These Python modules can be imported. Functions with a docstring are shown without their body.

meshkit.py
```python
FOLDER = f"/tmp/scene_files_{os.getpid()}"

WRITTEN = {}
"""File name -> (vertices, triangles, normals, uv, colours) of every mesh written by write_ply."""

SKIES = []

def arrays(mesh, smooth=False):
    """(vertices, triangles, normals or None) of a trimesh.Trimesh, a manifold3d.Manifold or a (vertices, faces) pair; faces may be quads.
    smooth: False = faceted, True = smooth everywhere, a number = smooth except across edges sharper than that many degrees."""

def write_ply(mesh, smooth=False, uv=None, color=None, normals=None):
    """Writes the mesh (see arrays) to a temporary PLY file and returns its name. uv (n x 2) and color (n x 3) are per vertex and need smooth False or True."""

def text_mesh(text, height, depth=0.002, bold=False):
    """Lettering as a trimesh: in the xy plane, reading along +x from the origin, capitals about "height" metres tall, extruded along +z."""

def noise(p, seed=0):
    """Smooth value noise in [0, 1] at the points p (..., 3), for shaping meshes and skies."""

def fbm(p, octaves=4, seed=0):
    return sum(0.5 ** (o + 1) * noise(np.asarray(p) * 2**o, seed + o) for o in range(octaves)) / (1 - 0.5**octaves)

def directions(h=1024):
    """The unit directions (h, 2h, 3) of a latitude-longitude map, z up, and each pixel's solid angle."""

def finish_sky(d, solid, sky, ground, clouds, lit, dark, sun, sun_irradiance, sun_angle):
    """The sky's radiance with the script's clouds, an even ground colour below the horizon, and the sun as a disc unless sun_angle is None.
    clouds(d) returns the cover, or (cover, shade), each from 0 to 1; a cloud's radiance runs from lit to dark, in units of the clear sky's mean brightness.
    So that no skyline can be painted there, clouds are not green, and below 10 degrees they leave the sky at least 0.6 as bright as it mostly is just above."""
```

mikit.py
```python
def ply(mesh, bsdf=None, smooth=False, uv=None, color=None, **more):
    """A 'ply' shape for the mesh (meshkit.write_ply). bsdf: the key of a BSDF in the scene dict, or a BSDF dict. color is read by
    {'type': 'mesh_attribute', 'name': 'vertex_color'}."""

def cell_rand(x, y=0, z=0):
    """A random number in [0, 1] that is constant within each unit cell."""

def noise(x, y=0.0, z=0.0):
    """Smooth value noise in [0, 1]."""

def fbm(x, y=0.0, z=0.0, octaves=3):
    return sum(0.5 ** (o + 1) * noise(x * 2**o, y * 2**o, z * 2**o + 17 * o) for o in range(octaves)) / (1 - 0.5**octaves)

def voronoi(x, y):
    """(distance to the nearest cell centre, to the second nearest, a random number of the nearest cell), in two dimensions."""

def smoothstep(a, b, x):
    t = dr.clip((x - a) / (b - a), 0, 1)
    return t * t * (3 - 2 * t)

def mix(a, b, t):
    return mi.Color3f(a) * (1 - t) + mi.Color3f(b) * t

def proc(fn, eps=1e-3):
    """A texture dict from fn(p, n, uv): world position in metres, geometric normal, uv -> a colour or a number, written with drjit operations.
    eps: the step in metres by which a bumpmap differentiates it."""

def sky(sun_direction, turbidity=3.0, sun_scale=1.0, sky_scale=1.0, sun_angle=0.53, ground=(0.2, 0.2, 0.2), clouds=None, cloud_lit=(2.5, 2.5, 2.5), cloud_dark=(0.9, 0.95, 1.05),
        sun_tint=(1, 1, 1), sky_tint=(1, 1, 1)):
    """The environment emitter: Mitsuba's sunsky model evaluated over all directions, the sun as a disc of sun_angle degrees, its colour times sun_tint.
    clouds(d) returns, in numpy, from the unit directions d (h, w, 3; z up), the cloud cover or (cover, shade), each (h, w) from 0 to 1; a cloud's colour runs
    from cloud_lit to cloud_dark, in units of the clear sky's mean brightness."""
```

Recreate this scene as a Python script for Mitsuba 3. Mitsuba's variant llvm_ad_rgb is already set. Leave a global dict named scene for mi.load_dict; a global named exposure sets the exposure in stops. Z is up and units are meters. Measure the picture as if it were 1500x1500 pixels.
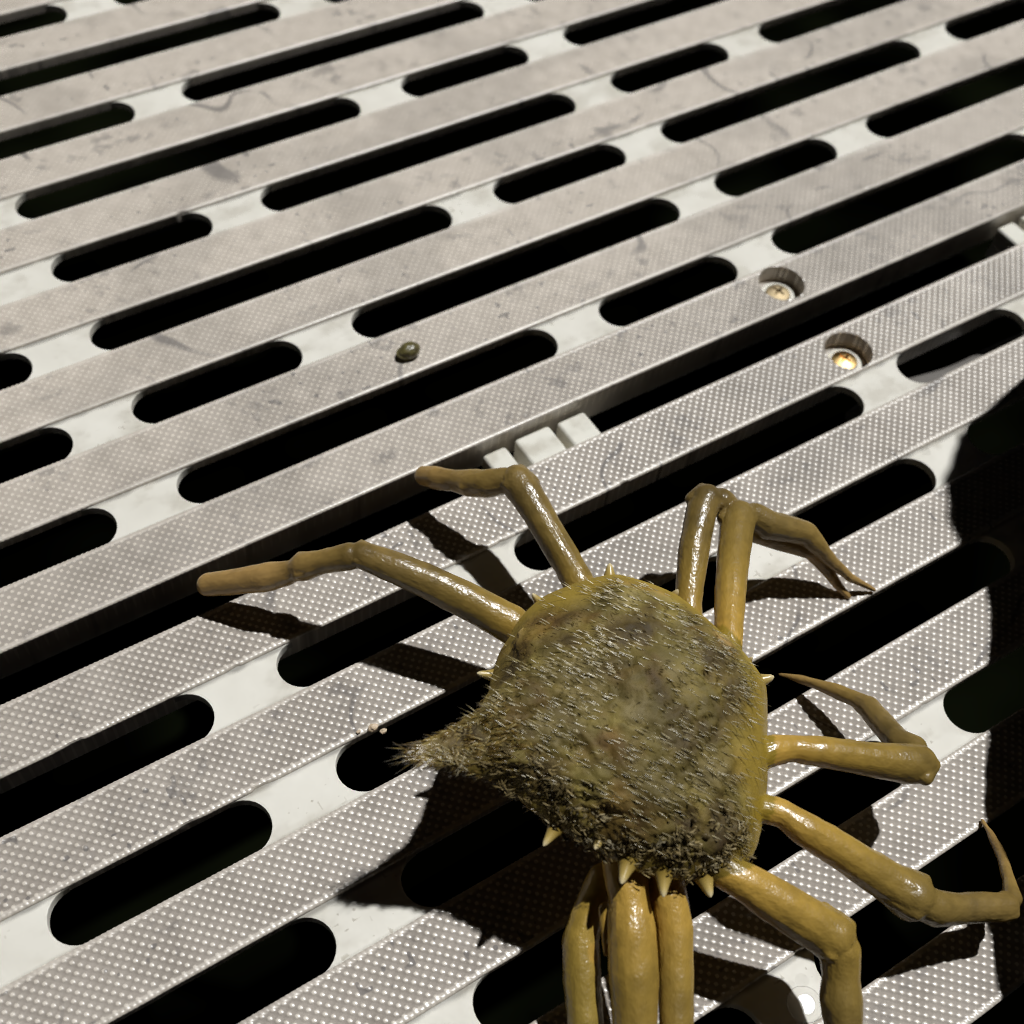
import math, random
import numpy as np, trimesh, manifold3d as m3, mapbox_earcut
import drjit as dr
import mitsuba as mi
import mikit, meshkit
from mikit import proc, noise, fbm, smoothstep, mix, cell_rand
from scipy.spatial import cKDTree
T = mi.ScalarTransform4f

P = 0.042            # metres from one slat of the deck to the next: everything below is laid out in these pitches
rng = np.random.default_rng(7)
random.seed(7)
scene = {'type': 'scene'}
labels = {}

# ------------------------------------------------------------------ camera, light, exposure
EYE = np.array([-1.288, -5.641, 8.887])
FWD = np.array([0.3611, 0.4620, -0.8100])
UP = np.array([0.3933, 0.7121, 0.5816])
scene['camera'] = {
    'type': 'thinlens', 'fov': 43.97, 'aperture_radius': 0.0019, 'focus_distance': 9.3 * P,
    'near_clip': 0.01, 'far_clip': 50.0,
    'to_world': T().look_at(origin=(EYE * P).tolist(), target=((EYE + FWD) * P).tolist(), up=UP.tolist()),
}
SUN = np.array([0.40, 0.060, 1.0])
scene['sky'] = mikit.sky(SUN.tolist(), turbidity=3, sun_scale=1.0, sky_scale=0.003, sun_angle=1.35, sun_tint=(0.90, 1.07, 1.34), ground=(0.05, 0.05, 0.05))
exposure = 1.36

# ------------------------------------------------------------------ helpers
def scaled(mesh):
    if isinstance(mesh, m3.Manifold):
        q = mesh.to_mesh()
        v, f = q.vert_properties[:, :3], q.tri_verts
    elif isinstance(mesh, (tuple, list)):
        v, f = mesh
    else:
        v, f = mesh.vertices, mesh.faces
    return trimesh.Trimesh(np.asarray(v, float) * P, np.asarray(f, int), process=False)

def numbered(key):
    if key not in scene and not any(k.startswith(key + '__') for k in scene):
        return key
    n = 1
    while f'{key}_{n:03d}' in scene or any(k.startswith(f'{key}_{n:03d}__') for k in scene):
        n += 1
    return f'{key}_{n:03d}'

def add(name, mesh, bsdf, smooth=False, color=None, uv=None, parent=None):
    key = numbered((parent + '__' if parent else '') + name)
    scene[key] = mikit.ply(scaled(mesh), bsdf, smooth=smooth, color=color, uv=uv)
    return key

def say(key, label, cat=None, group=None, kind=None):
    d = labels.setdefault(key, {})
    if label: d['label'] = label
    if cat: d['category'] = cat
    if group: d['group'] = group
    if kind: d['kind'] = kind
    return key

def mani(mesh):
    return m3.Manifold(m3.Mesh(np.asarray(mesh.vertices, np.float32), np.asarray(mesh.faces, np.uint32)))

def tri(man):
    q = man.to_mesh()
    return trimesh.Trimesh(q.vert_properties[:, :3].astype(float), q.tri_verts.astype(int), process=False)

def loft(rings, cap=True):
    """Closed tube through rings (n x m x 3) with flat fan caps."""
    rings = np.asarray(rings, float)
    n, m = rings.shape[:2]
    i = np.arange(n - 1)[:, None] * m
    j = np.arange(m)[None, :]
    k = (j + 1) % m
    a, b, c, d = i + j, i + k, i + m + k, i + m + j
    f = [np.stack([a, b, c], -1).reshape(-1, 3), np.stack([a, c, d], -1).reshape(-1, 3)]
    v = [rings.reshape(-1, 3)]
    if cap:
        v += [rings[0].mean(0)[None], rings[-1].mean(0)[None]]
        q = np.arange(m)
        f.append(np.stack([np.full(m, n * m), (q + 1) % m, q], -1))
        f.append(np.stack([np.full(m, n * m + 1), (n - 1) * m + q, (n - 1) * m + (q + 1) % m], -1))
    t = trimesh.Trimesh(np.vstack(v), np.vstack(f), process=False)
    return t

# ------------------------------------------------------------------ materials
D = 0.081            # the knurl's period along a slat
def bump(x, y):      # the knurl: small pimples on a diamond grid; 1 on a pimple's top
    return np.cos(2 * np.pi * x / D) * np.cos(2 * np.pi * y / D)

def slat_colour(p, n, uv):
    x, y = p.x / P, p.y / P
    r = y - 0.5 - dr.floor(y)                       # from the slat's centre line
    f = dr.cos(2 * np.pi * x / D) * dr.cos(2 * np.pi * r / D)
    top = smoothstep(0.12, 0.85, f)
    rim = smoothstep(0.232, 0.25, dr.abs(r))
    g = fbm(x * 0.9 + 3, y * 1.4 + 8, 0.0, 4)
    fine = fbm(x * 9, y * 9, 2.0, 3)
    wear = smoothstep(0.25, 0.75, fbm(x * 2.3 + 30, y * 2.3, 5.0, 3))
    grime = smoothstep(3.2, -1.2, y + 2.2 * (fbm(x * 0.5, y * 0.5, 3.0, 2) - 0.5))       # the near panel is the more trodden one
    low = mix(mix(mi.Color3f(0.40, 0.35, 0.295), mi.Color3f(0.53, 0.47, 0.405), fine), mix(mi.Color3f(0.23, 0.20, 0.17), mi.Color3f(0.36, 0.32, 0.28), fine * 0.7 + wear * 0.4 - 0.1), grime)
    high = mix(mi.Color3f(0.54, 0.49, 0.43), mi.Color3f(0.70, 0.645, 0.575), fine)
    c = mix(low, high, dr.maximum(top, rim * 0.62))
    # grime: soft grey patches and a few dark scuffs
    patch = smoothstep(0.52, 0.70, g)
    c = c * (1 - 0.16 * patch)
    wx, wy = x + 0.5 * (fbm(x * 1.5, y * 1.5, 6.0, 2) - 0.5), y + 0.5 * (fbm(x * 1.5 + 9, y * 1.5, 6.0, 2) - 0.5)
    line = smoothstep(0.022, 0.006, dr.abs(noise(wx * 1.1 + wy * 0.5 + 11, (wy - wx * 0.4) * 0.8, 7.0) - 0.5))
    scuff = line * smoothstep(0.52, 0.68, fbm(x * 1.7, y * 1.7, 9.0, 3))
    blotch = smoothstep(0.60, 0.80, fbm(x * 3.4, y * 4.2, 15.0, 4)) * smoothstep(0.40, 0.7, fbm(x * 14, y * 14, 25.0, 2))
    spot = smoothstep(0.86, 0.93, noise(x * 15, y * 15, 21.0)) * smoothstep(0.45, 0.7, noise(x * 1.3, y * 1.3, 4.0))
    dark = dr.maximum(dr.maximum(scuff * 0.6, blotch * 0.42), spot * 0.6)
    return c * (1 - dark) + mi.Color3f(0.06, 0.055, 0.06) * dark

def bridge_colour(p, n, uv):
    x, y = p.x / P, p.y / P
    r = y - dr.floor(y + 0.5)
    c = mix(mi.Color3f(0.64, 0.615, 0.55), mi.Color3f(0.77, 0.75, 0.69), fbm(x * 3, y * 3, 1.0, 3))
    # brown dirt caught in the corner under each slat's edge, stains on the web
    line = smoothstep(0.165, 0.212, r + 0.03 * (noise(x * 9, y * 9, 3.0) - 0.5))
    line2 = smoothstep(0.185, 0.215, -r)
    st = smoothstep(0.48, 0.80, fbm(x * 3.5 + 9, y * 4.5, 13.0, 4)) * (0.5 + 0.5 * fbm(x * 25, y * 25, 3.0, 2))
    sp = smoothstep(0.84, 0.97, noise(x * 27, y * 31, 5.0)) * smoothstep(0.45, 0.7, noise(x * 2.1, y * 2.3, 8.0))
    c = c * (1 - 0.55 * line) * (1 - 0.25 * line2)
    return mix(c, mi.Color3f(0.30, 0.26, 0.19), dr.maximum(st * 0.42, sp * 0.5))

def principled(color, rough, **k):
    rough = rough if isinstance(rough, dict) else float(rough)
    col = color if isinstance(color, dict) else {'type': 'rgb', 'value': list(color)}
    return {'type': 'principled', 'base_color': col, 'roughness': rough, **k}

VCOL = {'type': 'mesh_attribute', 'name': 'vertex_color'}
def slat_gloss(p, n, uv):      # wet and polished on the pimples' tops, dull with grime between them
    x, y = p.x / P, p.y / P
    r = y - 0.5 - dr.floor(y)
    f = dr.cos(2 * np.pi * x / D) * dr.cos(2 * np.pi * r / D)
    edge = smoothstep(0.238, 0.25, dr.abs(r))
    return 0.72 - 0.48 * dr.maximum(smoothstep(-0.1, 0.5, f), edge * 0.85) + 0.10 * fbm(x * 6, y * 6, 4.0, 2)
scene['slat_mat'] = principled(proc(slat_colour), proc(slat_gloss), specular=1.0)
scene['bridge_mat'] = {'type': 'bumpmap', 'arbitrary': proc(lambda p, n, uv: fbm(p.x * 900, p.y * 900, p.z * 900, 2), 2e-4), 'scale': 0.00006,
                       'bsdf': principled(proc(bridge_colour), 0.5, specular=0.22)}
scene['tab_mat'] = principled(proc(lambda p, n, uv: mix(mi.Color3f(0.70, 0.685, 0.62), mi.Color3f(0.48, 0.45, 0.38), smoothstep(0.45, 0.75, fbm(p.x * 90, p.y * 90, p.z * 90, 4)))), 0.35)
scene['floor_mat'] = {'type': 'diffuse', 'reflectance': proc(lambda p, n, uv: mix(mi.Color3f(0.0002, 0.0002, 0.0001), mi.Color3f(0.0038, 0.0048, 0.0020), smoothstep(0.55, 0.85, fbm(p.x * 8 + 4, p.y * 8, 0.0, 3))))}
scene['brass_mat'] = {'type': 'roughconductor', 'material': 'none', 'specular_reflectance': {'type': 'rgb', 'value': [0.78, 0.53, 0.22]}, 'alpha': 0.22}
scene['dull_brass_mat'] = {'type': 'roughconductor', 'material': 'none', 'specular_reflectance': {'type': 'rgb', 'value': [0.42, 0.33, 0.20]}, 'alpha': 0.38}
scene['dark_mat'] = principled((0.012, 0.010, 0.008), 0.5)
scene['water_mat'] = {'type': 'dielectric', 'int_ior': 1.33}
FELT = lambda p: smoothstep(1.10 * P, 1.26 * P, p.z)       # the dry felt on top of the shell; legs and margin are wet and glossy
scene['shell_mat'] = {'type': 'bumpmap', 'arbitrary': proc(lambda p, n, uv: fbm(p.x * 1500, p.y * 1500, p.z * 1500, 3), 1.5e-4), 'scale': 0.00017,
                      'bsdf': {'type': 'principled', 'base_color': VCOL, 'roughness': proc(lambda p, n, uv: 0.30 + 0.42 * FELT(p)), 'specular': 0.45,
                               'clearcoat': proc(lambda p, n, uv: 0.7 * (1 - FELT(p))), 'clearcoat_gloss': 0.94}}
scene['spine_mat'] = principled(VCOL, 0.3, specular=0.5)
scene['hair_mat'] = principled(VCOL, 0.24, specular=1.0)
scene['felt_mat'] = principled(VCOL, 0.6, specular=0.2)
scene['weed_mat'] = principled(VCOL, 0.45, specular=0.4)
scene['cloth_mat'] = principled((0.02, 0.02, 0.022), 0.9, specular=0.1)

# ------------------------------------------------------------------ deck: two grating panels of slats joined by short bridges
U = 2.2116           # the module along a slat: bridges stand on its multiples
W = 0.213            # half the width of a slot
G = 0.286            # half the length of a bridge
THICK = 0.105
RIGHT = np.cross(FWD, UP)
def in_view(x, y, margin=0.0):
    q = np.array([x, y, 0.0]) - EYE
    d = q @ FWD
    return d > 0.5 and abs(q @ RIGHT) / d < 0.4038 * (1 + margin) + 0 and abs(q @ UP) / d < 0.4038 * (1 + margin)

def span(y):
    xs = [x for x in np.arange(-12, 26, 0.1) if in_view(x, y, 0.10)]
    return (min(xs), max(xs)) if xs else None

def make_slat(y0, x0, x1, step, skirt=0.0, sides=(False, False), thick=None):
    """One slat along x about the line y0: a knurled top with smooth rims, rounded edges and slightly sloping sides."""
    ht = 0.243
    thick = thick or THICK
    half = 0.5 - W
    cols = np.arange(-math.floor(ht / step), math.floor(ht / step) + 1) * step
    xs = np.arange(round(x0 / step), round(x1 / step) + 1) * step
    n = len(xs)
    X, C = np.meshgrid(xs, cols, indexing='ij')
    f = bump(X, C)
    Z = 0.0060 * np.clip(f, -0.25, 0.55) / 0.55 + 0.003
    Z += 0.0016 * (meshkit.noise(np.stack([X * 23, C * 23 + y0 * 7, X * 0], -1)) - 0.5)
    wob = 0.005 * (meshkit.fbm(np.stack([xs * 2.2, xs * 0 + y0, xs * 0], -1), 4) - 0.5)
    wob2 = 0.005 * (meshkit.fbm(np.stack([xs * 2.2, xs * 0 + y0 + 40, xs * 0], -1), 4) - 0.5)
    nick = 0.013 * np.clip((meshkit.noise(np.stack([xs * 7.0, xs * 0 + y0 * 3, xs * 0], -1)) - 0.82) * 9, 0, 1)
    def edge(s, w, lower):
        # from the rim of the knurl over the rounded corner down to the underside
        prof = [(ht + 0.008, 0.006), (half - 0.020, 0.006), (half - 0.009, 0.002), (half - 0.003, -0.006), (half, -0.018), (half - (0.03 if lower else 0.008) + 0.017 * min(max((y0 - 1) / 6, 0), 1), -thick - lower)]
        out = []
        for k, (a, z) in enumerate(prof):
            cut = nick if (s < 0 and k in (2, 3, 4)) else 0
            rip = 0.0045 * np.cos(4 * np.pi * xs / D) * (0.3 + 1.2 * meshkit.noise(np.stack([xs * 6, xs * 0 + y0 * 5 + s, xs * 0], -1))) if k in (1, 2, 3) else 0
            out.append(np.stack([xs, y0 + s * (a + w - cut), np.full(n, z) + rip], -1))
        return out
    top = [np.stack([xs, np.full(n, y0 + c), Z[:, k]], -1) for k, c in enumerate(cols)]
    left = edge(-1, wob, skirt if sides[0] else 0)
    right = edge(1, wob2, skirt if sides[1] else 0)
    if sides[0]:
        left.append(np.stack([xs, np.full(n, y0 - half + 0.06), np.full(n, -thick - skirt)], -1))
        left.append(np.stack([xs, np.full(n, y0 - half + 0.06), np.full(n, -thick)], -1))
    if sides[1]:
        right.append(np.stack([xs, np.full(n, y0 + half - 0.06), np.full(n, -thick - skirt)], -1))
        right.append(np.stack([xs, np.full(n, y0 + half - 0.06), np.full(n, -thick)], -1))
    ring = left[::-1] + top + right       # counter to the normal: from bottom at -y, over the top, to bottom at +y
    rings = np.stack(ring, 1)[:, ::-1]
    return loft(rings)

def make_bridge(xc, yc, seed):
    """The web between two slots of a row: hollowed ends follow the round slot ends."""
    th = np.linspace(-np.pi / 2, np.pi / 2, 15)
    def outline(grow, z):
        w = W - grow
        a = np.stack([xc + G + W - w * np.cos(th), yc + w * np.sin(th)], -1)          # the slot end on the +x side
        b = np.stack([xc - G - W + w * np.cos(th[::-1]), yc + w * np.sin(th[::-1])], -1)
        e = 0.006
        a = np.vstack([[a[0, 0], yc - W - e], a, [a[-1, 0], yc + W + e]])
        b = np.vstack([[b[0, 0], yc + W + e], b, [b[-1, 0], yc - W - e]])
        o = np.vstack([a, b])
        return np.column_stack([o, np.full(len(o), z)])
    top = outline(-0.014, -0.022)
    rings = [top, outline(-0.005, -0.025), outline(0.0, -0.036), outline(0.0, -THICK + 0.003)]
    m = len(top)
    v = np.vstack(rings)
    f = []
    for i in range(len(rings) - 1):
        for j in range(m):
            k = (j + 1) % m
            a, b, c, d = i * m + j, i * m + k, (i + 1) * m + k, (i + 1) * m + j
            f += [[a, d, c], [a, c, b]]
    t = mapbox_earcut.triangulate_float64(top[:, :2], np.array([m], np.uint32)).reshape(-1, 3).astype(int)
    n0 = np.cross(top[t[0, 1]] - top[t[0, 0]], top[t[0, 2]] - top[t[0, 0]])[2]
    t = t if n0 > 0 else t[:, ::-1]
    f += t.tolist() + (t[:, ::-1] + (len(rings) - 1) * m).tolist()
    return trimesh.Trimesh(v, np.array(f), process=False)

def nodes(row):
    """Where a row has its bridges: every third module, and one more that swaps sides from row to row."""
    out = []
    for k in range(-12, 24):
        r = k % 3
        if r == 0 or (row < 0 and r == (1 if row % 2 == 0 else 2)) or (row > 0 and r == (1 if row % 2 else 2)):
            out.append(k)
    return out

SCREWS = [(6.600, 0.525), (6.600, -0.525)]
RECESS = 0.185
def slat_part(panel, y0):
    s = span(y0)
    if s is None: return
    step = D / 6 if y0 < 0 else D / 4
    x0, x1 = s[0] - 2.2, s[1] + 2.2
    near_gap = abs(y0) < 0.6
    mesh = make_slat(y0, x0, x1, step, 0.16 if near_gap else 0, (near_gap and y0 > 0, near_gap and y0 < 0), 0.24 if near_gap else None)
    if near_gap:
        m = mani(mesh)
        for sx, sy in SCREWS:
            if abs(sy - y0) < 0.3:
                c = m3.Manifold.cylinder(0.6, 0.240, 0.240, 64).translate([sx, sy, -RECESS])
                m = m - c
                # the seat on which the screw head bears
        mesh = tri(m)
    return add('slat', mesh, 'slat_mat', smooth=35, parent=panel)

for panel, rows, ys in (('grating_panel', range(-14, 0), np.arange(0.5, 14)), ('grating_panel_001', range(1, 10), -np.arange(0.5, 9.4))):
    for y0 in ys:
        slat_part(panel, float(y0))
    for row in rows:
        yc = -float(row)
        s = span(yc)
        if s is None: continue
        off = -0.029 if row > 0 else 0.0
        for k in nodes(row):
            if s[0] - 1.6 < k * U < s[1] + 1.6:
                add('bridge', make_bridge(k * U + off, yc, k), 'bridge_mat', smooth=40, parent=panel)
say('grating_panel', 'far light grey plastic grating panel with knurled slats, beyond the long open gap', 'grating', 'grating panels of the deck')
say('grating_panel_001', 'near light grey plastic grating panel with knurled slats, under the crab', 'grating', 'grating panels of the deck')

# dark bilge far below the slots
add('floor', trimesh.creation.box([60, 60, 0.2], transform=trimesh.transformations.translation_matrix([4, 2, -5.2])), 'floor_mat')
say('floor', None, kind='structure')

# tongues that lock the two panels together, low in the open gap
def rounded_box(x0, x1, y0, y1, z0, z1, r):
    pts = []
    s = m3.Manifold.sphere(r, 20)
    for x in (x0 + r, x1 - r):
        for y in (y0 + r, y1 - r):
            for z in (z0 + r, z1 - r):
                pts.append(s.translate([x, y, z]))
    return m3.Manifold.batch_hull(pts)

def connector(x0):
    key = numbered('panel_connector')
    for a, b, z in ((0.0, 0.25, -0.14), (0.34, 0.72, -0.115), (0.81, 1.12, -0.14)):
        add('tongue', rounded_box(x0 + a, x0 + b, -0.34, 0.175, -0.42, z, 0.035), 'tab_mat', smooth=50, parent=key)
    add('web', rounded_box(x0 - 0.04, x0 + 1.16, -0.30, 0.15, -0.52, -0.36, 0.03), 'tab_mat', smooth=50, parent=key)
    return key
say(connector(2.83), 'white plastic connector of three tongues in the gap beside the raised crab leg', 'connector', 'connectors in the open gap')
say(connector(9.43), 'white plastic connector in the gap at the right edge of the picture', 'connector', 'connectors in the open gap')

# brass screws in their counterbores
def screw(sx, sy, label, mat):
    key = numbered('screw')
    prof = [(0.0, -0.02), (0.10, -0.02), (0.125, 0.0), (0.128, 0.02), (0.120, 0.034), (0.07, 0.052), (0.0, 0.058)]
    head = trimesh.creation.revolve(np.array(prof), sections=48)
    m = mani(head)
    for a in (0, 90):
        m = m - m3.Manifold.cube([0.13, 0.028, 0.1], True).rotate([0, 0, a + 20]).translate([0, 0, 0.05])
    add('head', tri(m.translate([sx, sy, -RECESS + 0.022])), mat, smooth=35, parent=key)
    ring = trimesh.creation.annulus(0.131, 0.175, 0.02, sections=48)
    ring.apply_translation([sx, sy, -RECESS + 0.012])
    add('washer', ring, 'tab_mat', smooth=30, parent=key)
    return say(key, label, 'screw', 'brass screws')
screw(SCREWS[0][0], SCREWS[0][1], 'dull brass screw sunk in the far panel, above the open gap', 'dull_brass_mat')
screw(SCREWS[1][0], SCREWS[1][1], 'bright golden brass screw sunk in the near panel, below the open gap', 'brass_mat')

# ------------------------------------------------------------------ the crab: joints of the legs as (x, y, z, radius), carapace rim, spines
LEGS = [
    [ (2.05, -2.5, 0.78, 0.12), (2.452, -1.951, 0.62, 0.121), (2.476, -1.744, 0.66, 0.127), (2.49, -1.594, 0.68, 0.122), (2.503, -1.248, 0.74, 0.124), (2.512, -0.922, 0.8, 0.136), (2.503, -0.802, 0.81, 0.137), (2.433, -0.722, 0.78, 0.11), (2.343, -0.635, 0.7, 0.121), (2.265, -0.507, 0.6, 0.117), (2.113, -0.222, 0.44, 0.102), (2.061, -0.109, 0.37, 0.086) ],
    [ (1.75, -2.55, 0.78, 0.12), (1.89, -1.979, 0.62, 0.123), (1.82, -1.824, 0.66, 0.149), (1.664, -1.598, 0.72, 0.144), (1.462, -1.327, 0.79, 0.134), (1.253, -1.073, 0.85, 0.123), (1.079, -0.857, 0.87, 0.108), (0.999, -0.811, 0.85, 0.108), (0.82, -0.678, 0.73, 0.094), (0.713, -0.593, 0.63, 0.115), (0.585, -0.519, 0.53, 0.1), (0.435, -0.419, 0.44, 0.117), (0.257, -0.283, 0.34, 0.102), (0.083, -0.142, 0.24, 0.092) ],
    [ (2.45, -2.8, 0.82, 0.11), (2.947, -2.534, 0.76, 0.108), (3.051, -2.386, 0.79, 0.104), (3.313, -2.08, 0.87, 0.121), (3.571, -1.819, 0.92, 0.123), (3.677, -1.741, 0.92, 0.13), (3.797, -1.796, 0.88, 0.109), (3.895, -1.89, 0.74, 0.11), (4.002, -2.029, 0.6, 0.083), (4.272, -2.193, 0.47, 0.079), (4.473, -2.329, 0.37, 0.068), (4.59, -2.476, 0.2, 0.057), (4.636, -2.607, 0.1, 0.04), (4.687, -2.702, 0.03, 0.023) ],
    [ (2.903, -2.998, 1.0, 0.103), (3.03, -2.843, 1.0, 0.104), (3.363, -2.46, 0.96, 0.124), (3.718, -2.093, 0.88, 0.134), (3.847, -1.975, 0.85, 0.141), (3.986, -2.012, 0.82, 0.109), (4.072, -2.103, 0.76, 0.12), (4.277, -2.198, 0.66, 0.111), (4.396, -2.255, 0.6, 0.1), (4.46, -2.352, 0.52, 0.078), (4.569, -2.483, 0.36, 0.051), (4.709, -2.628, 0.2, 0.04), (4.918, -2.769, 0.04, 0.017) ],
    [ (2.589, -3.704, 1.0, 0.103), (2.74, -3.727, 1.0, 0.108), (2.872, -3.775, 0.98, 0.09), (3.039, -3.885, 0.95, 0.109), (3.393, -4.108, 0.85, 0.125), (3.634, -4.241, 0.77, 0.145), (3.722, -4.276, 0.74, 0.136), (3.792, -4.161, 0.7, 0.103), (3.766, -4.045, 0.65, 0.094), (3.836, -3.841, 0.52, 0.092), (3.893, -3.678, 0.43, 0.088), (3.894, -3.57, 0.37, 0.063), (3.852, -3.41, 0.29, 0.058), (3.779, -3.18, 0.15, 0.038), (3.693, -3.006, 0.05, 0.014) ],
    [ (2.351, -3.966, 1.0, 0.1), (2.451, -4.063, 1.0, 0.096), (2.508, -4.124, 1.0, 0.091), (2.575, -4.28, 0.98, 0.113), (2.787, -4.582, 0.85, 0.128), (2.974, -4.849, 0.72, 0.147), (3.039, -4.956, 0.69, 0.17), (3.09, -5.032, 0.67, 0.124), (3.164, -5.109, 0.63, 0.124), (3.337, -5.184, 0.56, 0.102), (3.523, -5.26, 0.5, 0.103), (3.689, -5.334, 0.45, 0.099), (3.792, -5.316, 0.42, 0.071), (3.904, -5.211, 0.36, 0.044), (4.097, -5.023, 0.2, 0.04), (4.201, -4.859, 0.1, 0.025), (4.265, -4.752, 0.03, 0.013) ],
    [ (1.913, -4.196, 1.0, 0.115), (1.987, -4.326, 0.98, 0.124), (2.138, -4.559, 0.9, 0.146), (2.3, -4.794, 0.79, 0.155), (2.364, -4.894, 0.75, 0.164), (2.371, -4.987, 0.71, 0.138), (2.309, -5.112, 0.62, 0.124), (2.239, -5.223, 0.55, 0.137), (2.17, -5.375, 0.45, 0.119), (2.052, -5.605, 0.3, 0.088), (1.958, -5.8, 0.15, 0.053), (1.854, -5.993, 0.03, 0.018) ],
    [ (1.646, -3.929, 0.84, 0.135), (1.571, -4.19, 0.77, 0.12), (1.512, -4.321, 0.73, 0.12), (1.388, -4.526, 0.66, 0.118), (1.219, -4.79, 0.57, 0.112), (1.019, -5.108, 0.44, 0.119), (0.858, -5.349, 0.32, 0.11), (0.654, -5.557, 0.2, 0.059), (0.513, -5.672, 0.1, 0.021) ],
    [ (1.436, -3.823, 0.88, 0.152), (1.323, -4.051, 0.83, 0.132), (1.232, -4.224, 0.78, 0.158), (1.119, -4.428, 0.7, 0.161), (0.982, -4.656, 0.6, 0.142), (0.793, -4.975, 0.46, 0.144), (0.642, -5.265, 0.34, 0.134), (0.556, -5.543, 0.22, 0.071), (0.524, -5.764, 0.1, 0.025) ],
    [ (1.31, -3.815, 0.68, 0.118), (1.129, -3.92, 0.57, 0.109), (1.002, -4.032, 0.51, 0.126), (0.898, -4.216, 0.45, 0.129), (0.767, -4.462, 0.37, 0.119), (0.624, -4.735, 0.27, 0.104), (0.483, -4.999, 0.16, 0.065), (0.34, -5.253, 0.04, 0.021) ],
]
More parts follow.
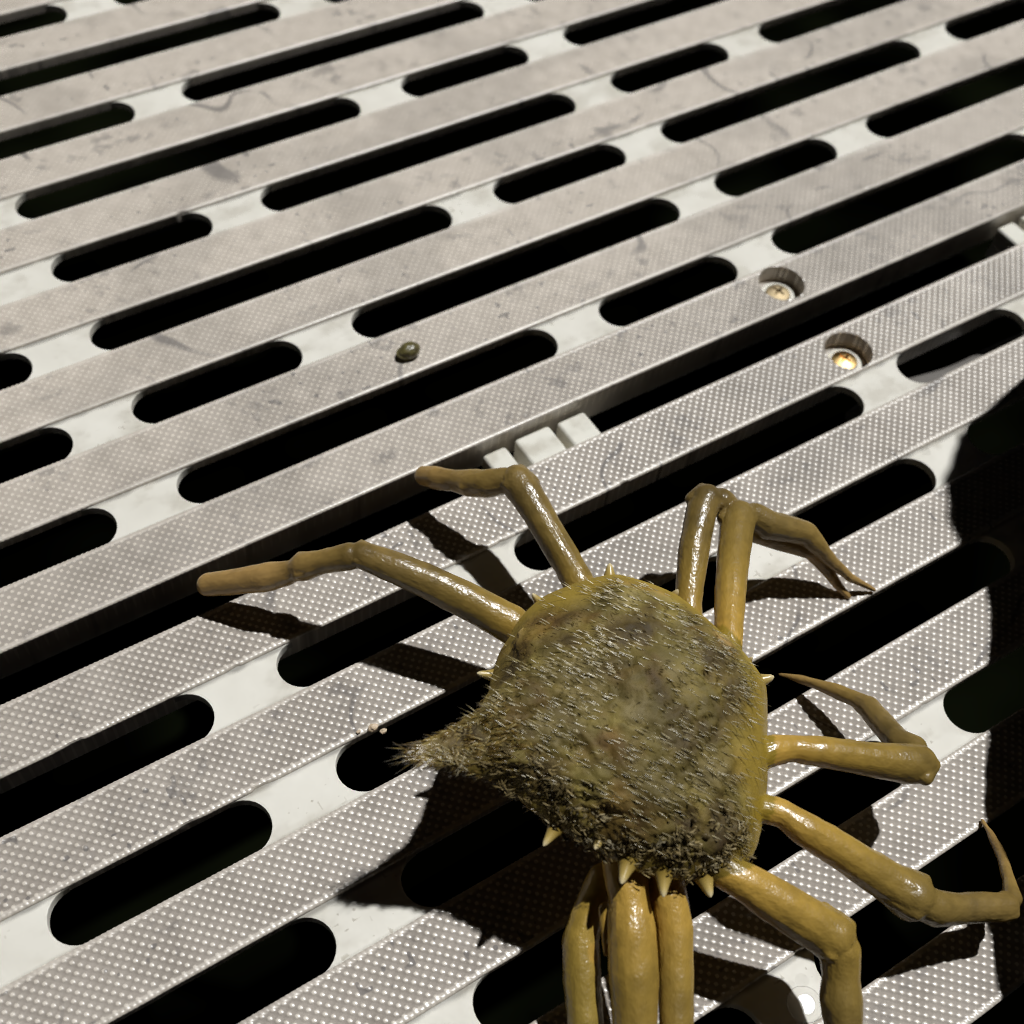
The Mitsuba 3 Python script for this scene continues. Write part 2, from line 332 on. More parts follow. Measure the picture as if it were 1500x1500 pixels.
RIM = [ (0.465, -2.688, 1.5), (0.52, -2.677, 1.5), (0.741, -2.668, 1.47), (0.997, -2.63, 1.42), (1.148, -2.52, 1.35), (1.279, -2.375, 1.28), (1.542, -2.165, 1.2), (1.756, -2.037, 1.18), (1.959, -1.972, 1.14), (2.176, -1.965, 1.1), (2.401, -1.995, 1.08), (2.565, -2.031, 1.06), (2.664, -2.155, 1.06), (2.783, -2.297, 1.05), (2.868, -2.439, 1.05), (2.928, -2.66, 1.03), (2.969, -2.874, 1.02), (3.034, -3.104, 1.0), (3.025, -3.289, 1.0), (2.897, -3.464, 1.0), (2.723, -3.665, 1.0), (2.55, -3.903, 0.98), (2.377, -4.078, 0.97), (2.204, -4.221, 0.97), (2.047, -4.289, 0.97), (1.852, -4.239, 1.0), (1.658, -4.159, 1.02), (1.489, -4.046, 1.05), (1.345, -3.895, 1.1), (1.229, -3.71, 1.13), (1.109, -3.526, 1.17), (1.007, -3.353, 1.22), (0.942, -3.2, 1.28), (0.855, -3.082, 1.36), (0.735, -2.979, 1.43), (0.583, -2.853, 1.48), (0.448, -2.753, 1.5) ]
SPINES = [
    ( (2.511, -2.049, 1.05) , (2.577, -1.937, 1.11) , 0.081 ),
    ( (1.923, -2.004, 1.12) , (1.866, -1.93, 1.22) , 0.064 ),
    ( (1.288, -2.391, 1.25) , (1.155, -2.328, 1.3) , 0.065 ),
    ( (2.814, -2.417, 1.08) , (2.859, -2.419, 1.18) , 0.065 ),
    ( (2.951, -3.248, 1.0) , (3.097, -3.305, 1.05) , 0.092 ),
    ( (2.613, -3.795, 0.98) , (2.676, -3.813, 1.0) , 0.042 ),
    ( (1.092, -3.476, 1.15) , (0.93, -3.549, 1.15) , 0.061 ),
    ( (1.304, -3.682, 1.18) , (1.19, -3.743, 1.2) , 0.061 ),
    ( (1.373, -3.888, 1.12) , (1.223, -4.007, 1.14) , 0.074 ),
    ( (1.544, -4.057, 1.06) , (1.437, -4.197, 1.06) , 0.07 ),
    ( (1.784, -4.183, 1.0) , (1.727, -4.345, 1.0) , 0.079 ),
    ( (3.005, -3.107, 1.05) , (3.024, -3.111, 1.1) , 0.044 ),
]
from scipy.sparse import coo_matrix
from scipy.sparse.linalg import spsolve
CEN = np.array([1.75, -3.05])
rimp = np.array(RIM)
ang = np.unwrap(np.arctan2(rimp[:, 1] - CEN[1], rimp[:, 0] - CEN[0]))
if ang[-1] < ang[0]:
    rimp, ang = rimp[::-1], ang[::-1]
NT = 420
tt = ang[0] + 2 * np.pi * np.arange(NT) / NT
pa = np.r_[ang, ang[0] + 2 * np.pi]
order = np.argsort(pa)
rad = np.hypot(rimp[:, 0] - CEN[0], rimp[:, 1] - CEN[1])
RT = np.interp(tt, pa[order], np.r_[rad, rad[0]][order])
ZT = np.interp(tt, pa[order], np.r_[rimp[:, 2], rimp[0, 2]][order])
kern = np.array([1, 2, 3, 2, 1.0]); kern /= kern.sum()
def smooth_ring(a):
    return np.convolve(np.r_[a[-2:], a, a[:2]], kern, 'valid')
RT, ZT = smooth_ring(RT), smooth_ring(smooth_ring(ZT))

def rim_at(theta):
    th = np.mod(theta - tt[0], 2 * np.pi) / (2 * np.pi) * NT
    i = np.floor(th).astype(int) % NT
    w = th - np.floor(th)
    return RT[i] * (1 - w) + RT[(i + 1) % NT] * w, ZT[i] * (1 - w) + ZT[(i + 1) % NT] * w

# the dome's inflation: a membrane under pressure over the outline
NG = 150
gx = np.linspace(0.2, 3.4, NG)
gy = np.linspace(-4.6, -1.6, NG)
GX, GY = np.meshgrid(gx, gy, indexing='ij')
r_, th_ = np.hypot(GX - CEN[0], GY - CEN[1]), np.arctan2(GY - CEN[1], GX - CEN[0])
inside = r_ < rim_at(th_)[0]
idx = -np.ones(inside.shape, int)
idx[inside] = np.arange(inside.sum())
ii, jj = np.nonzero(inside)
rows_, cols_, vals_ = [idx[ii, jj]], [idx[ii, jj]], [np.full(len(ii), 4.0)]
for a, b in ((1, 0), (-1, 0), (0, 1), (0, -1)):
    q = idx[ii + a, jj + b]
    ok = q >= 0
    rows_.append(idx[ii, jj][ok]); cols_.append(q[ok]); vals_.append(np.full(ok.sum(), -1.0))
Au = coo_matrix((np.concatenate(vals_), (np.concatenate(rows_), np.concatenate(cols_)))).tocsr()
sol = spsolve(Au, np.ones(len(ii)))
field = np.zeros(inside.shape)
field[inside] = sol / sol.max()
from scipy.interpolate import RegularGridInterpolator
from scipy.ndimage import gaussian_filter
FI = RegularGridInterpolator((gx, gy), gaussian_filter(field, 1.0), bounds_error=False, fill_value=0)

def dome(theta, s):
    """Point on the smooth carapace for an angle and a fraction of the way to the rim."""
    R, Z = rim_at(theta)
    x, y = CEN[0] + s * R * np.cos(theta), CEN[1] + s * R * np.sin(theta)
    u = np.clip(FI(np.stack([x, y], -1)), 0, 1) * np.clip((1 - s ** 8), 0, 1)
    base = 1.14 + (Z - 1.14) * s ** 2
    return np.stack([x, y, base + 0.60 * np.sqrt(u)], -1), base, u

def bare_margin(theta):
    d = np.degrees(np.mod(theta + np.pi, 2 * np.pi) - np.pi)
    k = np.clip((d + 85) / 25, 0, 1) * np.clip((112 - d) / 45, 0, 1)
    return (0.24 + 0.18 * np.clip((d - 5) / 40, 0, 1)) * k * (0.6 + 0.8 * meshkit.noise(np.stack([d / 17, d * 0, d * 0], -1)))

def fuzz(x, y):
    """1 where the shell wears its felt of weed and bristles, 0 on the bare margin of the rear and the right-hand side."""
    th = np.arctan2(y - CEN[1], x - CEN[0])
    R, _ = rim_at(th)
    d = R - np.hypot(x - CEN[0], y - CEN[1])
    m = bare_margin(th)
    m = m * (0.7 + 0.6 * meshkit.fbm(np.stack([x * 3.5, y * 3.5, x * 0], -1), 3, 77))
    return np.clip((d - m) / 0.22 + 0.5, 0, 1)

def lumps(p):
    return (0.13 * (meshkit.fbm(p * 2.6, 3, 5) - 0.5) + 0.055 * (meshkit.fbm(p * 8.0, 3, 9) - 0.5) + 0.03 * (meshkit.noise(p * 26.0, 3) - 0.5))

# the shell as a closed surface: upper dome, lower side
ss = np.r_[np.linspace(0, 0.8, 26)[1:], np.linspace(0.82, 1.0, 12)]
S_, T_ = np.meshgrid(ss, tt, indexing='ij')
upper, base, u = dome(T_.ravel(), S_.ravel())
lower = upper.copy()
lower[:, 2] = base - 0.02 - 0.42 * u
m_ = NT
nr = len(ss)
cu, bu, uu = dome(np.array([0.0]), np.array([0.0]))
V = np.vstack([cu, upper.reshape(-1, 3), lower.reshape(nr, m_, 3)[:-1].reshape(-1, 3), [[CEN[0], CEN[1], bu[0] - 0.44]]])
F = []
q = np.arange(m_); k = (q + 1) % m_
F.append(np.stack([np.zeros(m_, int), 1 + q, 1 + k], -1))
for i in range(nr - 1):
    a, b = 1 + i * m_, 1 + (i + 1) * m_
    F += [np.stack([a + q, b + q, b + k], -1), np.stack([a + q, b + k, a + k], -1)]
lo = 1 + nr * m_
last = len(V) - 1
F.append(np.stack([np.full(m_, last), lo + k, lo + q], -1))
for i in range(nr - 1):
    a = lo + i * m_
    b = lo + (i + 1) * m_ if i < nr - 2 else 1 + (nr - 1) * m_
    F += [np.stack([a + q, b + k, b + q], -1), np.stack([a + q, a + k, b + k], -1)]
shell = mani(trimesh.Trimesh(V, np.vstack(F), process=False))

ball = {}
def sphere(p, r, n=20):
    return m3.Manifold.sphere(float(r), n).translate([float(a) for a in p])

parts = [shell]
# the belly and the sides of the trunk below the shell
parts.append(m3.Manifold.batch_hull([sphere((1.40, -3.20, 0.95), 0.20), sphere((2.35, -3.3, 0.85), 0.42), sphere((2.0, -2.6, 0.85), 0.38), sphere((1.85, -3.75, 0.85), 0.36), sphere((1.5, -3.0, 0.85), 0.42)]))
guide, guide_t = [], []
JOINTS = [(6, 9), (6, 9), (5,), (4,), (6,), (6, 11), (4,), (), (), ()]   # where each leg shows a joint
for leg in LEGS:
    L = np.array(leg)
    waist = [(j, 0.5 * (L[j] + L[j + 1]) * np.array([1, 1, 1, 0.82])) for j in JOINTS[len(guide)]]
    seg = np.r_[0, np.cumsum(np.linalg.norm(np.diff(L[:, :3], axis=0), axis=1))]
    for j in JOINTS[len(guide)]:
        # hinge knobs at both sides of a joint, and a waist behind it
        d = L[j + 1, :3] - L[j - 1, :3]
        d /= np.linalg.norm(d)
        sd = np.cross(d, [0, 0, 1.0]); sd /= np.linalg.norm(sd)
        up_ = np.cross(sd, d)
        r = L[j, 3]
        for sg in (-1, 1):
            parts.append(m3.Manifold.batch_hull([sphere(L[j, :3] + sd * sg * r * 0.66 + up_ * r * 0.25 + d * r * 0.2, r * 0.38), sphere(L[j, :3] + sd * sg * r * 0.5 - d * r * 0.8, r * 0.42)]))
    for j, w in waist[::-1]:
        L = np.insert(L, j + 1, w, axis=0)
    seg = np.r_[0, np.cumsum(np.linalg.norm(np.diff(L[:, :3], axis=0), axis=1))]
    for a, b in zip(L[:-1], L[1:]):
        parts.append(m3.Manifold.batch_hull([sphere(a[:3], a[3]), sphere(b[:3], b[3])]))
    f_ = np.linspace(0, seg[-1], 90)
    guide.append(np.stack([np.interp(f_, seg, L[:, c]) for c in range(3)], -1))
    guide_t.append(f_ / 2.6)
guide_leg = np.repeat(np.arange(len(guide)), 90)
flap = np.array([(1.192, -3.996, 0.74), (1.265, -4.039, 0.78), (1.065, -4.208, 0.66)])
guide_leg = np.r_[guide_leg, np.full(9, 8)]
guide.append(np.repeat(flap, 3, axis=0)); guide_t.append(np.full(9, 0.12))
guide, guide_t = np.vstack(guide), np.concatenate(guide_t)
# the small pointed flap at the root of the middle claw arm
parts.append(m3.Manifold.batch_hull([sphere((1.192, -3.996, 0.74), 0.053), sphere((1.265, -4.039, 0.78), 0.049), sphere((1.065, -4.208, 0.66), 0.022)]))
crab = m3.Manifold.batch_boolean(parts, m3.OpType.Add).simplify(0.003).refine_to_length(0.026)
ct = tri(crab)
trimesh.smoothing.filter_taubin(ct, 0.5, 0.53, 12)
v = np.array(ct.vertices)
nrm = np.array(ct.vertex_normals)
gd, gi = cKDTree(guide).query(v)
th = np.arctan2(v[:, 1] - CEN[1], v[:, 0] - CEN[0])
R, Z = rim_at(th)
s_ = np.hypot(v[:, 0] - CEN[0], v[:, 1] - CEN[1]) / R
dm, db, du = dome(th, np.clip(s_, 0, 1))
on_shell = (s_ < 1.03) & (v[:, 2] > db - 0.04)
fz = fuzz(v[:, 0], v[:, 1]) * on_shell
v = v + nrm * (lumps(v) * fz * np.clip(du * 7, 0, 1))[:, None]
# legs: slight dents and rings
legw = (~on_shell) & (s_ > 0.98)
v = v + nrm * (legw * (0.015 * (meshkit.fbm(v * 5.5, 3, 21) - 0.5) + 0.006 * (meshkit.noise(v * 17, 4) - 0.5)))[:, None]
t = guide_t[gi]
n1, n2 = meshkit.fbm(v * 4.0, 3, 31), meshkit.fbm(v * 14.0, 3, 33)
def ramp(t, stops):
    xs = [a for a, _ in stops]
    return np.stack([np.interp(t, xs, [c[i] for _, c in stops]) for i in range(3)], -1)
leg_col = ramp(t + 0.10 * (n1 - 0.5), [(0.0, (0.51, 0.312, 0.060)), (0.12, (0.40, 0.248, 0.048)), (0.30, (0.290, 0.188, 0.038)), (0.48, (0.200, 0.135, 0.034)), (0.66, (0.172, 0.117, 0.036)), (0.85, (0.240, 0.158, 0.044)), (1.1, (0.33, 0.205, 0.07))])
n3 = meshkit.fbm(v * 32.0, 3, 35)
leg_col *= (0.80 + 0.40 * n2)[:, None] * (0.84 + 0.32 * n3)[:, None]
leg_col = np.where((guide_leg[gi] == 9)[:, None], leg_col * np.array([0.86, 0.92, 0.90]), leg_col)
leg_col *= (1 - 0.35 * np.clip((n1 - 0.58) * 6, 0, 1) * np.clip(t * 2, 0, 1))[:, None]
jd = cKDTree(np.array([0.5 * (np.array(LEGS[i][j]) + np.array(LEGS[i][j + 1]))[:3] for i in range(len(LEGS)) for j in JOINTS[i]])).query(v)[0]
leg_col *= (1 - 0.38 * np.clip(1.3 - jd / 0.11, 0, 1) * (0.5 + n2))[:, None]
bare = np.array([0.265, 0.182, 0.024]) * (0.75 + 0.5 * n1)[:, None]
felt = ramp(n1 + 0.25 * (n2 - 0.5), [(0.30, (0.065, 0.044, 0.014)), (0.42, (0.130, 0.092, 0.023)), (0.52, (0.150, 0.116, 0.026)), (0.62, (0.195, 0.150, 0.042)), (0.74, (0.25, 0.20, 0.08))])
def silt(p):       # darker silted hollows and a few rusty stains on the felt
    a = np.clip((meshkit.fbm(p * np.array([1.9, 1.9, 0.6]) + 4, 4, 61) - 0.47) / 0.12, 0, 1)[:, None]
    r = np.clip((meshkit.fbm(p * np.array([2.6, 2.6, 0.6]) + 9, 3, 63) - 0.56) / 0.10, 0, 1)[:, None]
    g = np.clip((meshkit.fbm(p * 7.0, 3, 65) - 0.35) / 0.35, 0, 1)[:, None]
    return (1 - 0.40 * a * np.array([0.95, 1.0, 1.0])) * (1 - r * np.array([0.0, 0.18, 0.25])) * (0.86 + 0.36 * g) * np.array([1.12, 1.12, 1.05])
felt = felt * silt(v)
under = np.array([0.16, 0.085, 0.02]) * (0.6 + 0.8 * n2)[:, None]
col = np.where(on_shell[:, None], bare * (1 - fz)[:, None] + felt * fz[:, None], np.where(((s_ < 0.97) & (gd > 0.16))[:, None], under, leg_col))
crab_mesh = trimesh.Trimesh(v, ct.faces, process=False)
col = col * 1.0
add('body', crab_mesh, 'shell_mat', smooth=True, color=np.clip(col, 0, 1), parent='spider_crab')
say('spider_crab', 'yellow brown spider crab with a bristly spined shell, standing on the grating', 'crab')

# spines along the shell's edge
for a, b, r in SPINES:
    a, b = np.array(a), np.array(b)
    if a[1] > -3.4: r *= 0.85
    L = np.linalg.norm(b - a)
    d = (b - a) / L
    r *= 1.30
    L *= 0.88
    a = a - d * 0.10
    L += 0.10
    e1 = np.cross(d, [0, 0, 1.0]); e1 /= np.linalg.norm(e1)
    e2 = np.cross(e1, d)
    hh = np.linspace(0, 1, 14)
    rr = 1.0 * r * (0.16 + 0.84 * (1 - hh) ** 1.0)
    rr = rr + 0.75 * r * np.exp(-((hh / 0.30) ** 2))
    rr[-1] = 0.06 * r
    fi = np.linspace(0, 2 * np.pi, 17)[:-1]
    bend = 0.05 * L * hh ** 2
    rings = np.stack([a + d * L * h + e2 * bn + rad_ * (np.cos(fi)[:, None] * e1 + np.sin(fi)[:, None] * e2) for h, rad_, bn in zip(hh, rr, bend)])
    sm = loft(rings)
    vol = sm.volume
    if vol < 0: sm.invert()
    hv = np.clip(((sm.vertices - a) @ d) / L, 0, 1)
    cc = ramp(hv, [(0.0, (0.15, 0.11, 0.025)), (0.5, (0.28, 0.19, 0.04)), (0.82, (0.46, 0.34, 0.11)), (1.0, (0.68, 0.58, 0.36))])
    add('spine', sm, 'spine_mat', smooth=True, color=cc, parent='spider_crab')

# bristles
def hairs(base, direction, normal, length, radius, color, lift, curl=0.0):
    """Tapering three-sided bristles of two segments, all in one mesh."""
    n = len(base)
    d = direction - normal * (direction * normal).sum(1, keepdims=True)
    d /= np.linalg.norm(d, axis=1, keepdims=True) + 1e-9
    side = np.cross(normal, d)
    d1 = d * np.cos(lift)[:, None] + normal * np.sin(lift)[:, None]
    d2 = d * np.cos(lift - curl)[:, None] + normal * np.sin(lift - curl)[:, None]
    up = np.cross(d1, side)
    p0 = base - normal * 0.006
    p1 = p0 + d1 * (length * 0.5)[:, None]
    p2 = p1 + d2 * (length * 0.5)[:, None]
    fi = np.array([0, 2.094, 4.189])
    vs = []
    for p_, k_ in ((p0, 1.0), (p1, 0.8)):
        for a_ in fi:
            vs.append(p_ + (np.cos(a_) * side + np.sin(a_) * up) * (radius * k_)[:, None])
    vs.append(p2)
    vv = np.stack(vs, 1).reshape(-1, 3)
    t_ = []
    for i in range(3):
        j = (i + 1) % 3
        t_ += [[i, j, 3 + j], [i, 3 + j, 3 + i], [3 + i, 3 + j, 6]]
    ff = (np.array(t_)[None] + (np.arange(n) * 7)[:, None, None]).reshape(-1, 3)
    return vv, ff, np.repeat(color, 7, axis=0)

def shell_points(n, keep):
    out = []
    while sum(map(len, out)) < n:
        x, y = rng.uniform(0.4, 3.1, 4 * n), rng.uniform(-4.4, -1.9, 4 * n)
        th = np.arctan2(y - CEN[1], x - CEN[0])
        s = np.hypot(x - CEN[0], y - CEN[1]) / rim_at(th)[0]
        ok = s < 0.995
        x, y, th, s = x[ok], y[ok], th[ok], s[ok]
        w = keep(x, y, th, s)
        ok = rng.random(len(x)) < w
        out.append(np.stack([x[ok], y[ok], th[ok], s[ok]], -1))
    return np.vstack(out)[:n]

def shell_surface(q):
    th, s = q[:, 2], q[:, 3]
    e = 0.02
    def at(x, y):
        t_ = np.arctan2(y - CEN[1], x - CEN[0])
        s_ = np.clip(np.hypot(x - CEN[0], y - CEN[1]) / rim_at(t_)[0], 0, 1)
        return dome(t_, s_)[0][:, 2]
    x, y = q[:, 0], q[:, 1]
    z = at(x, y)
    gx_, gy_ = (at(x + e, y) - at(x - e, y)) / (2 * e), (at(x, y + e) - at(x, y - e)) / (2 * e)
    nn = np.stack([-gx_, -gy_, np.ones_like(x)], -1)
    nn /= np.linalg.norm(nn, axis=1, keepdims=True)
    p = np.stack([x, y, z], -1)
    return p + nn * (lumps(p) * fuzz(x, y) * np.clip(dome(th, s)[2] * 7, 0, 1))[:, None], nn

TUFT = lambda x, y: np.clip(2.2 * meshkit.fbm(np.stack([x * 3.2, y * 3.2, x * 0], -1), 3, 51) - 0.55, 0.05, 1)
# long glossy bristles, combed by the water all one way
q = shell_points(1500, lambda x, y, th, s: (0.10 + 0.90 * fuzz(x, y)) * TUFT(x, y) ** 1.8 * (s < 0.95))
b, nn = shell_surface(q)
level = np.array([0.0, -0.14, 0.99]) + rng.normal(0, 0.045, (len(q), 3))      # plastered down level by the water
level /= np.linalg.norm(level, axis=1, keepdims=True)
comb = np.array([0.594, -0.804, 0.0]) + rng.normal(0, 0.11, (len(q), 3))
comb *= np.where((nn * comb).sum(1) > 0, 1, -1)[:, None]
hc = ramp(rng.random(len(q)), [(0, (0.24, 0.19, 0.06)), (0.6, (0.36, 0.29, 0.12)), (1, (0.60, 0.52, 0.32))])
A1 = hairs(b + nn * 0.007, comb, level, rng.uniform(0.06, 0.12, len(q)), rng.uniform(0.0022, 0.0034, len(q)), hc, np.zeros(len(q)), 0.0)
# short felt standing up every way
q = shell_points(12000, lambda x, y, th, s: fuzz(x, y))
b, nn = shell_surface(q)
fd = 0.55 * rng.normal(0, 1, (len(q), 3)) + np.array([0.594, -0.804, 0])
k1 = meshkit.fbm(b * 4.0, 3, 31)
hc = ramp(k1 + rng.normal(0, 0.09, len(q)), [(0.30, (0.085, 0.058, 0.018)), (0.42, (0.155, 0.112, 0.030)), (0.54, (0.180, 0.140, 0.034)), (0.64, (0.23, 0.180, 0.055)), (0.76, (0.30, 0.25, 0.11))])
hc = hc * silt(b)
A2 = hairs(b, fd, nn, rng.uniform(0.02, 0.05, len(q)), rng.uniform(0.0030, 0.0055, len(q)), hc, rng.uniform(-0.12, 0.16, len(q)), 0.2)
# the snout's shaggy fringe, pointing forward
q = shell_points(2600, lambda x, y, th, s: (x < 1.15) * np.clip((1.25 - x) / 0.5, 0.1, 1) * (s > 0.35))
b, nn = shell_surface(q)
fd = np.array([-0.95, 0.28, 0.0]) + rng.normal(0, 0.35, (len(q), 3))
hc = ramp(rng.random(len(q)), [(0, (0.12, 0.072, 0.020)), (0.5, (0.23, 0.150, 0.036)), (0.85, (0.34, 0.25, 0.07)), (1, (0.50, 0.42, 0.2))])
A3 = hairs(b, fd, nn, rng.uniform(0.04, 0.11, len(q)) * (1 + 1.1 * np.clip((0.80 - b[:, 0]) / 0.25, 0, 1) * (rng.random(len(q)) < 0.35)), rng.uniform(0.0026, 0.0048, len(q)), hc, rng.uniform(-0.15, 0.28, len(q)), 0.2)
# matted tufts along the front edge
def tufts(n, deg0, deg1, s0, s1, out, length, k=22):
    B, Dn, Nn, C_ = [], [], [], []
    for _ in range(n):
        th = math.radians(rng.uniform(deg0, deg1)); s = rng.uniform(s0, s1)
        Rr = rim_at(np.array([th]))[0][0]
        qq = np.array([[CEN[0] + s * Rr * math.cos(th), CEN[1] + s * Rr * math.sin(th), th, s]])
        p, nn = shell_surface(qq)
        lean = np.array([math.cos(th), math.sin(th), -0.3]) * out + rng.normal(0, 0.5, 3)
        tone = ramp(np.array([rng.random()]), [(0, (0.15, 0.108, 0.042)), (0.5, (0.235, 0.178, 0.075)), (0.85, (0.33, 0.26, 0.13)), (1, (0.48, 0.42, 0.28))])[0]
        for _ in range(k):
            B.append(p[0] + rng.normal(0, 0.020, 3) * np.array([1, 1, 0.4])); Dn.append(lean + rng.normal(0, 0.45, 3)); Nn.append(nn[0]); C_.append(tone * rng.uniform(0.6, 1.4))
    m = len(B)
    return hairs(np.array(B), np.array(Dn), np.array(Nn), rng.uniform(0.5, 1.0, m) * length, rng.uniform(0.003, 0.006, m), np.array(C_), rng.uniform(-0.25, 0.12, m), 0.4)
A4 = tufts(80, -150, -72, 0.86, 1.0, 0.9, 0.075)
A5 = tufts(45, -102, -72, 0.78, 0.97, 0.9, 0.08)
A6 = tufts(45, -200, -150, 0.75, 1.0, 0.9, 0.09)
for nm, mat, sets in (('bristles', 'hair_mat', (A1, A3)), ('felt', 'felt_mat', (A2, A4, A5, A6))):
    hv, hf, hcol, off = [], [], [], 0
    for a_, f_, c_ in sets:
        hv.append(a_); hf.append(f_ + off); hcol.append(c_); off += len(a_)
    key = add(nm, (np.vstack(hv), np.vstack(hf)), mat, smooth=True, color=np.clip(np.vstack(hcol), 0, 1), parent='spider_crab')
    say(key, None, kind='stuff')

# scraps of weed and silt caught along the front edge, under the snout and behind the front spines
ico = trimesh.creation.icosphere(subdivisions=1)
wv, wf, wc, off = [], [], [], 0
def scrap(p, size, colour, flat):
    global off
    m = ico.vertices * np.array([1, rng.uniform(0.35, 0.7), flat])
    m = m + 0.25 * (meshkit.noise(ico.vertices * 1.7 + rng.uniform(0, 50, 3))[:, None] - 0.5)
    m = m @ trimesh.transformations.random_rotation_matrix(rng.random(3))[:3, :3].T
    wv.append(m * size + p); wf.append(ico.faces + off); wc.append(np.tile(colour, (len(m), 1)) * rng.uniform(0.8, 1.2)); off += len(m)
def edge_scraps(n, deg0, deg1, s0, s1, z0, z1, size):
    for _ in range(n):
        th = math.radians(rng.uniform(deg0, deg1)); s = rng.uniform(s0, s1)
        Rr, Zr = rim_at(np.array([th]))
        dp = dome(np.array([th]), np.array([min(s, 1.0)]))[0][0]
        p = np.array([CEN[0] + s * Rr[0] * math.cos(th), CEN[1] + s * Rr[0] * math.sin(th), (dp[2] if s < 1 else Zr[0]) + rng.uniform(z0, z1)])
        c = ramp(np.array([rng.random()]), [(0, (0.05, 0.034, 0.016)), (0.5, (0.115, 0.085, 0.035)), (0.85, (0.18, 0.14, 0.06)), (1, (0.23, 0.185, 0.09))])[0]
        scrap(p, size * rng.uniform(0.5, 1.3), c, rng.uniform(0.12, 0.4))
edge_scraps(40, -152, -120, 0.90, 1.02, -0.12, 0.0, 0.030)
edge_scraps(70, -120, -72, 0.84, 1.0, -0.06, 0.02, 0.030)
edge_scraps(24, -178, -152, 0.84, 1.0, -0.10, -0.02, 0.026)
edge_scraps(26, -100, -74, 0.76, 0.95, 0.0, 0.03, 0.030)
key = add('weed_scraps', (np.vstack(wv), np.vstack(wf)), 'weed_mat', smooth=True, color=np.clip(np.vstack(wc), 0, 1), parent='spider_crab')
say(key, None, kind='stuff')

# ------------------------------------------------------------------ small things on the deck
def on_deck(name, mesh, mat, label, cat, group=None, color=None, smooth=True):
    return say(add(name, mesh, mat, smooth=smooth, color=color), label, cat, group)

peb = trimesh.creation.icosphere(subdivisions=4)
pv = peb.vertices * np.array([0.105, 0.085, 0.070])
pv += 0.022 * (meshkit.fbm(peb.vertices * 1.6 + 3, 3, 2) - 0.5)[:, None] * peb.vertices
pv[:, 0] -= 0.03 * np.clip(-peb.vertices[:, 0], 0, 1) * (peb.vertices[:, 2] < 0)
pn = meshkit.fbm(peb.vertices * 3, 3, 8)
pc = ramp(pn, [(0.2, (0.05, 0.04, 0.016)), (0.5, (0.10, 0.085, 0.03)), (0.8, (0.17, 0.15, 0.06))])
on_deck('pebble', trimesh.Trimesh(pv + np.array([2.79, 1.44, 0.065]), peb.faces, process=False), 'shell_mat', 'small wet olive brown pebble on the slat above the crab', 'pebble', color=pc)

def crumb(x, y, z, size, seed, label):
    m = trimesh.creation.icosphere(subdivisions=2)
    cv = m.vertices * (0.6 + 0.8 * meshkit.noise(m.vertices * 1.8 + seed, seed))[:, None] * np.array([1, 0.8, 0.6]) * size
    on_deck('crumb', trimesh.Trimesh(cv + np.array([x, y, z]), m.faces, process=False), 'weed_mat', label, 'crumb', 'tan crumbs on the slot edge', color=np.tile([0.55, 0.43, 0.30], (len(cv), 1)), smooth=False)
crumb(0.66, -1.785, 0.02, 0.040, 3, 'larger pale tan crumb on the slot edge left of the crab snout')
crumb(0.72, -1.84, 0.0, 0.026, 5, 'tiny pale tan crumb just beside the larger one on the slot edge')
crumb(0.55, -1.76, 0.02, 0.018, 8, 'speck of tan grit leftmost on the slot edge left of the snout')

def drop(x, y, z, r, h, label, group=None, flat=0.0, ell=1.0, rot=0.0):
    """A bead of water as its free surface: flat > 0 levels the top like a shallow film."""
    rr = np.linspace(0, 1, 14)
    zz = h * (np.sqrt(np.clip(1 - rr ** 2, 0, 1)) if flat == 0 else np.clip(1 - rr ** flat, 0, 1))
    ring = trimesh.creation.revolve(np.stack([rr * r, zz], -1)[::-1], sections=40)
    q = np.array(ring.vertices) * np.array([1, ell, 1])
    c_, s_ = math.cos(rot), math.sin(rot)
    q = np.stack([q[:, 0] * c_ - q[:, 1] * s_, q[:, 0] * s_ + q[:, 1] * c_, q[:, 2]], -1) + np.array([x, y, z])
    m = trimesh.Trimesh(q, ring.faces, process=False)
    return on_deck('water_drop', m, 'film_mat', label, 'water drop', 'water drops on the deck')
scene['film_mat'] = {'type': 'thindielectric', 'int_ior': 1.5}
BZ = -0.0215
drop(2.242, -5.085, BZ, 0.125, 0.012, 'round flat water drop with a white lamp reflection, near the bottom edge', flat=10.0)
drop(2.33, -4.95, BZ, 0.05, 0.03, 'small water bead just above the glaring drop near the bottom edge')
drop(2.25, -4.93, BZ, 0.024, 0.018, 'tiny water bead farthest from the bottom edge among the three by the glaring drop')
drop(6.42, -1.84, BZ, 0.045, 0.028, 'water bead at the rounded slot end beside the large right-hand shadow')
drop(2.445, -0.835, BZ, 0.035, 0.025, 'water bead beside the slot end under the upper left leg')
drop(2.04, -0.80, 0.01, 0.05, 0.028, 'water bead on the slat edge left of the upper leg shadow')
drop(2.00, -0.86, BZ, 0.03, 0.02, 'smaller water bead below the slat edge left of the upper leg shadow')
drop(4.36, -4.0, BZ, 0.07, 0.024, 'shallow water drop on the white bridge right of the crab', flat=3.0, ell=0.6, rot=0.5)
drop(6.82, -0.72, 0.008, 0.04, 0.03, 'water bead at the rim of the golden screw recess')

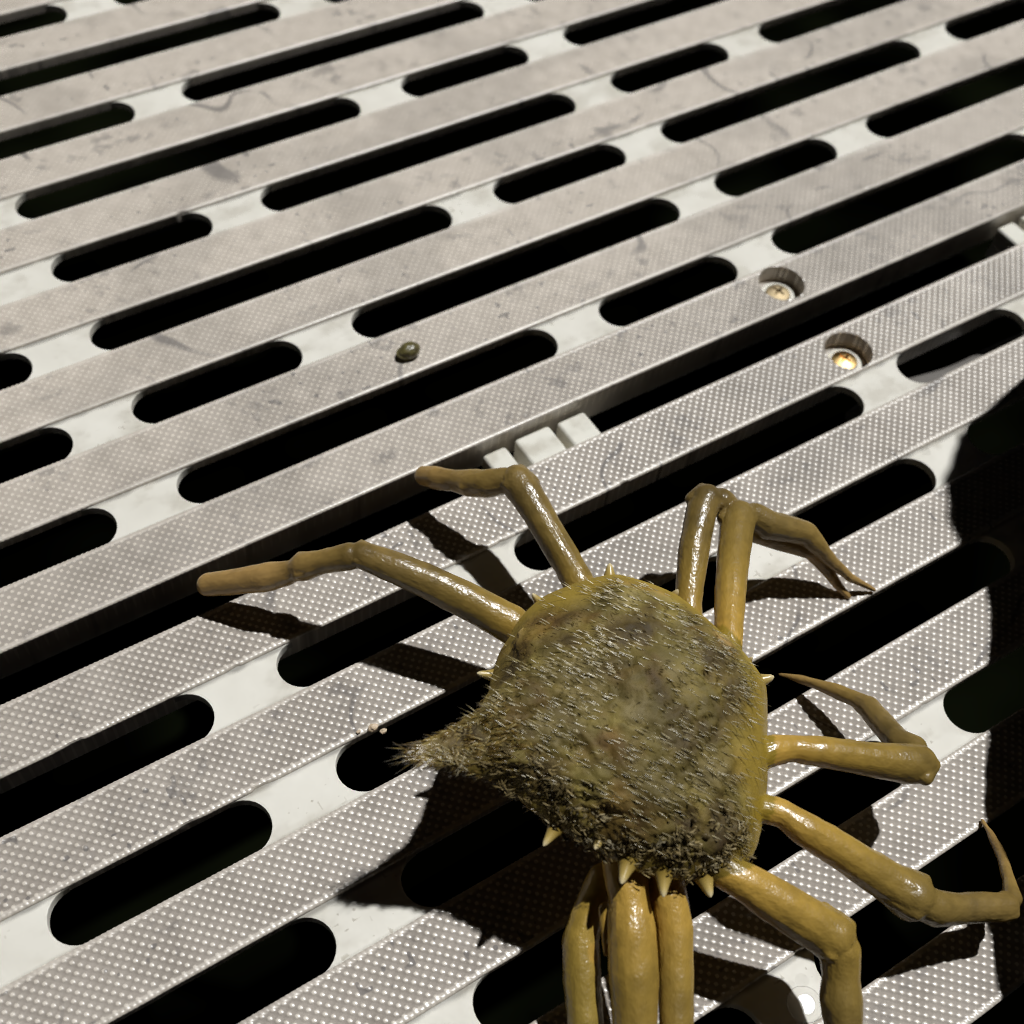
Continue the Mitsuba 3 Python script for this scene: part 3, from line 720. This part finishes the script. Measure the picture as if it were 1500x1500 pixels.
# something pale lying under the grating, seen through the slot at the right
th = np.linspace(0, 1, 60)
path = np.stack([6.5 + 2.6 * th, -0.95 + 0.05 * np.sin(th * 5), -0.55 - 0.10 * th + 0.03 * np.sin(th * 9)], -1)
fi = np.linspace(0, 2 * np.pi, 25)[:-1]
rings = np.stack([p + (0.105 + 0.02 * math.sin(9 * a)) * (np.cos(fi)[:, None] * np.array([0, 1, 0]) + np.sin(fi)[:, None] * np.array([0.1, 0, 0.8])) for p, a in zip(path, th)])
hose = loft(rings)
if hose.volume < 0: hose.invert()
scene['hose_mat'] = principled((0.16, 0.15, 0.14), 0.30)
say(add('hose', hose, 'hose_mat', smooth=40), 'pale hose lying under the grating, seen through the slot at the right', 'hose')

# a dark ankle boot standing just outside the picture on the right; its shadow falls across the right edge
ax_o, ax_t, ax_n = np.array([7.766, -1.783]), np.array([-0.715, -0.70]), np.array([0.70, -0.715])
st = [(-0.62, 0.50, 3.9), (-0.55, 0.74, 4.2), (-0.4, 0.84, 4.3), (0.0, 0.88, 4.35), (0.45, 0.88, 4.25), (0.8, 0.86, 3.9), (1.15, 0.84, 3.3), (1.6, 0.84, 2.75), (2.3, 0.88, 2.4), (3.0, 0.92, 2.25), (3.9, 0.95, 2.1), (4.7, 0.94, 2.0), (5.4, 0.86, 1.75), (5.9, 0.6, 1.35), (6.1, 0.3, 0.9)]
tq = np.linspace(-0.62, 6.1, 96)
hw = np.interp(tq, [a for a, _, _ in st], [b for _, b, _ in st])
hh = np.interp(tq, [a for a, _, _ in st], [c for _, _, c in st])
fi = np.linspace(0, 2 * np.pi, 61)[:-1]
cs, sn = np.cos(fi), np.sin(fi)
px_, pz_ = np.sign(cs) * np.abs(cs) ** 0.45, np.sign(sn) * np.abs(sn) ** 0.45
rings = []
for a, w_, h_ in zip(tq, hw, hh):
    c2 = ax_o + ax_t * a + ax_n * 1.02
    o = c2[None] + ax_n[None] * (px_ * w_)[:, None]
    rings.append(np.column_stack([o, 0.02 + h_ / 2 * (1 + pz_)]))
boot = loft(np.array(rings))
if boot.volume < 0: boot.invert()
bvn = np.array(boot.vertex_normals)
boot.vertices = boot.vertices + bvn * (0.22 * (meshkit.fbm(boot.vertices * 1.9, 4, 4) - 0.5))[:, None]
boot.vertices[:, 2] = np.maximum(boot.vertices[:, 2], 0.015)
say(add('upper', boot, 'cloth_mat', smooth=50, parent='boot'), None)
say('boot', 'dark ankle boot standing on the grating beyond the right edge', 'boot')

for k_ in list(scene):
    if k_.startswith(('grating_panel', 'panel_connector', 'screw')) and not isinstance(scene[k_], dict):
        del scene[k_]
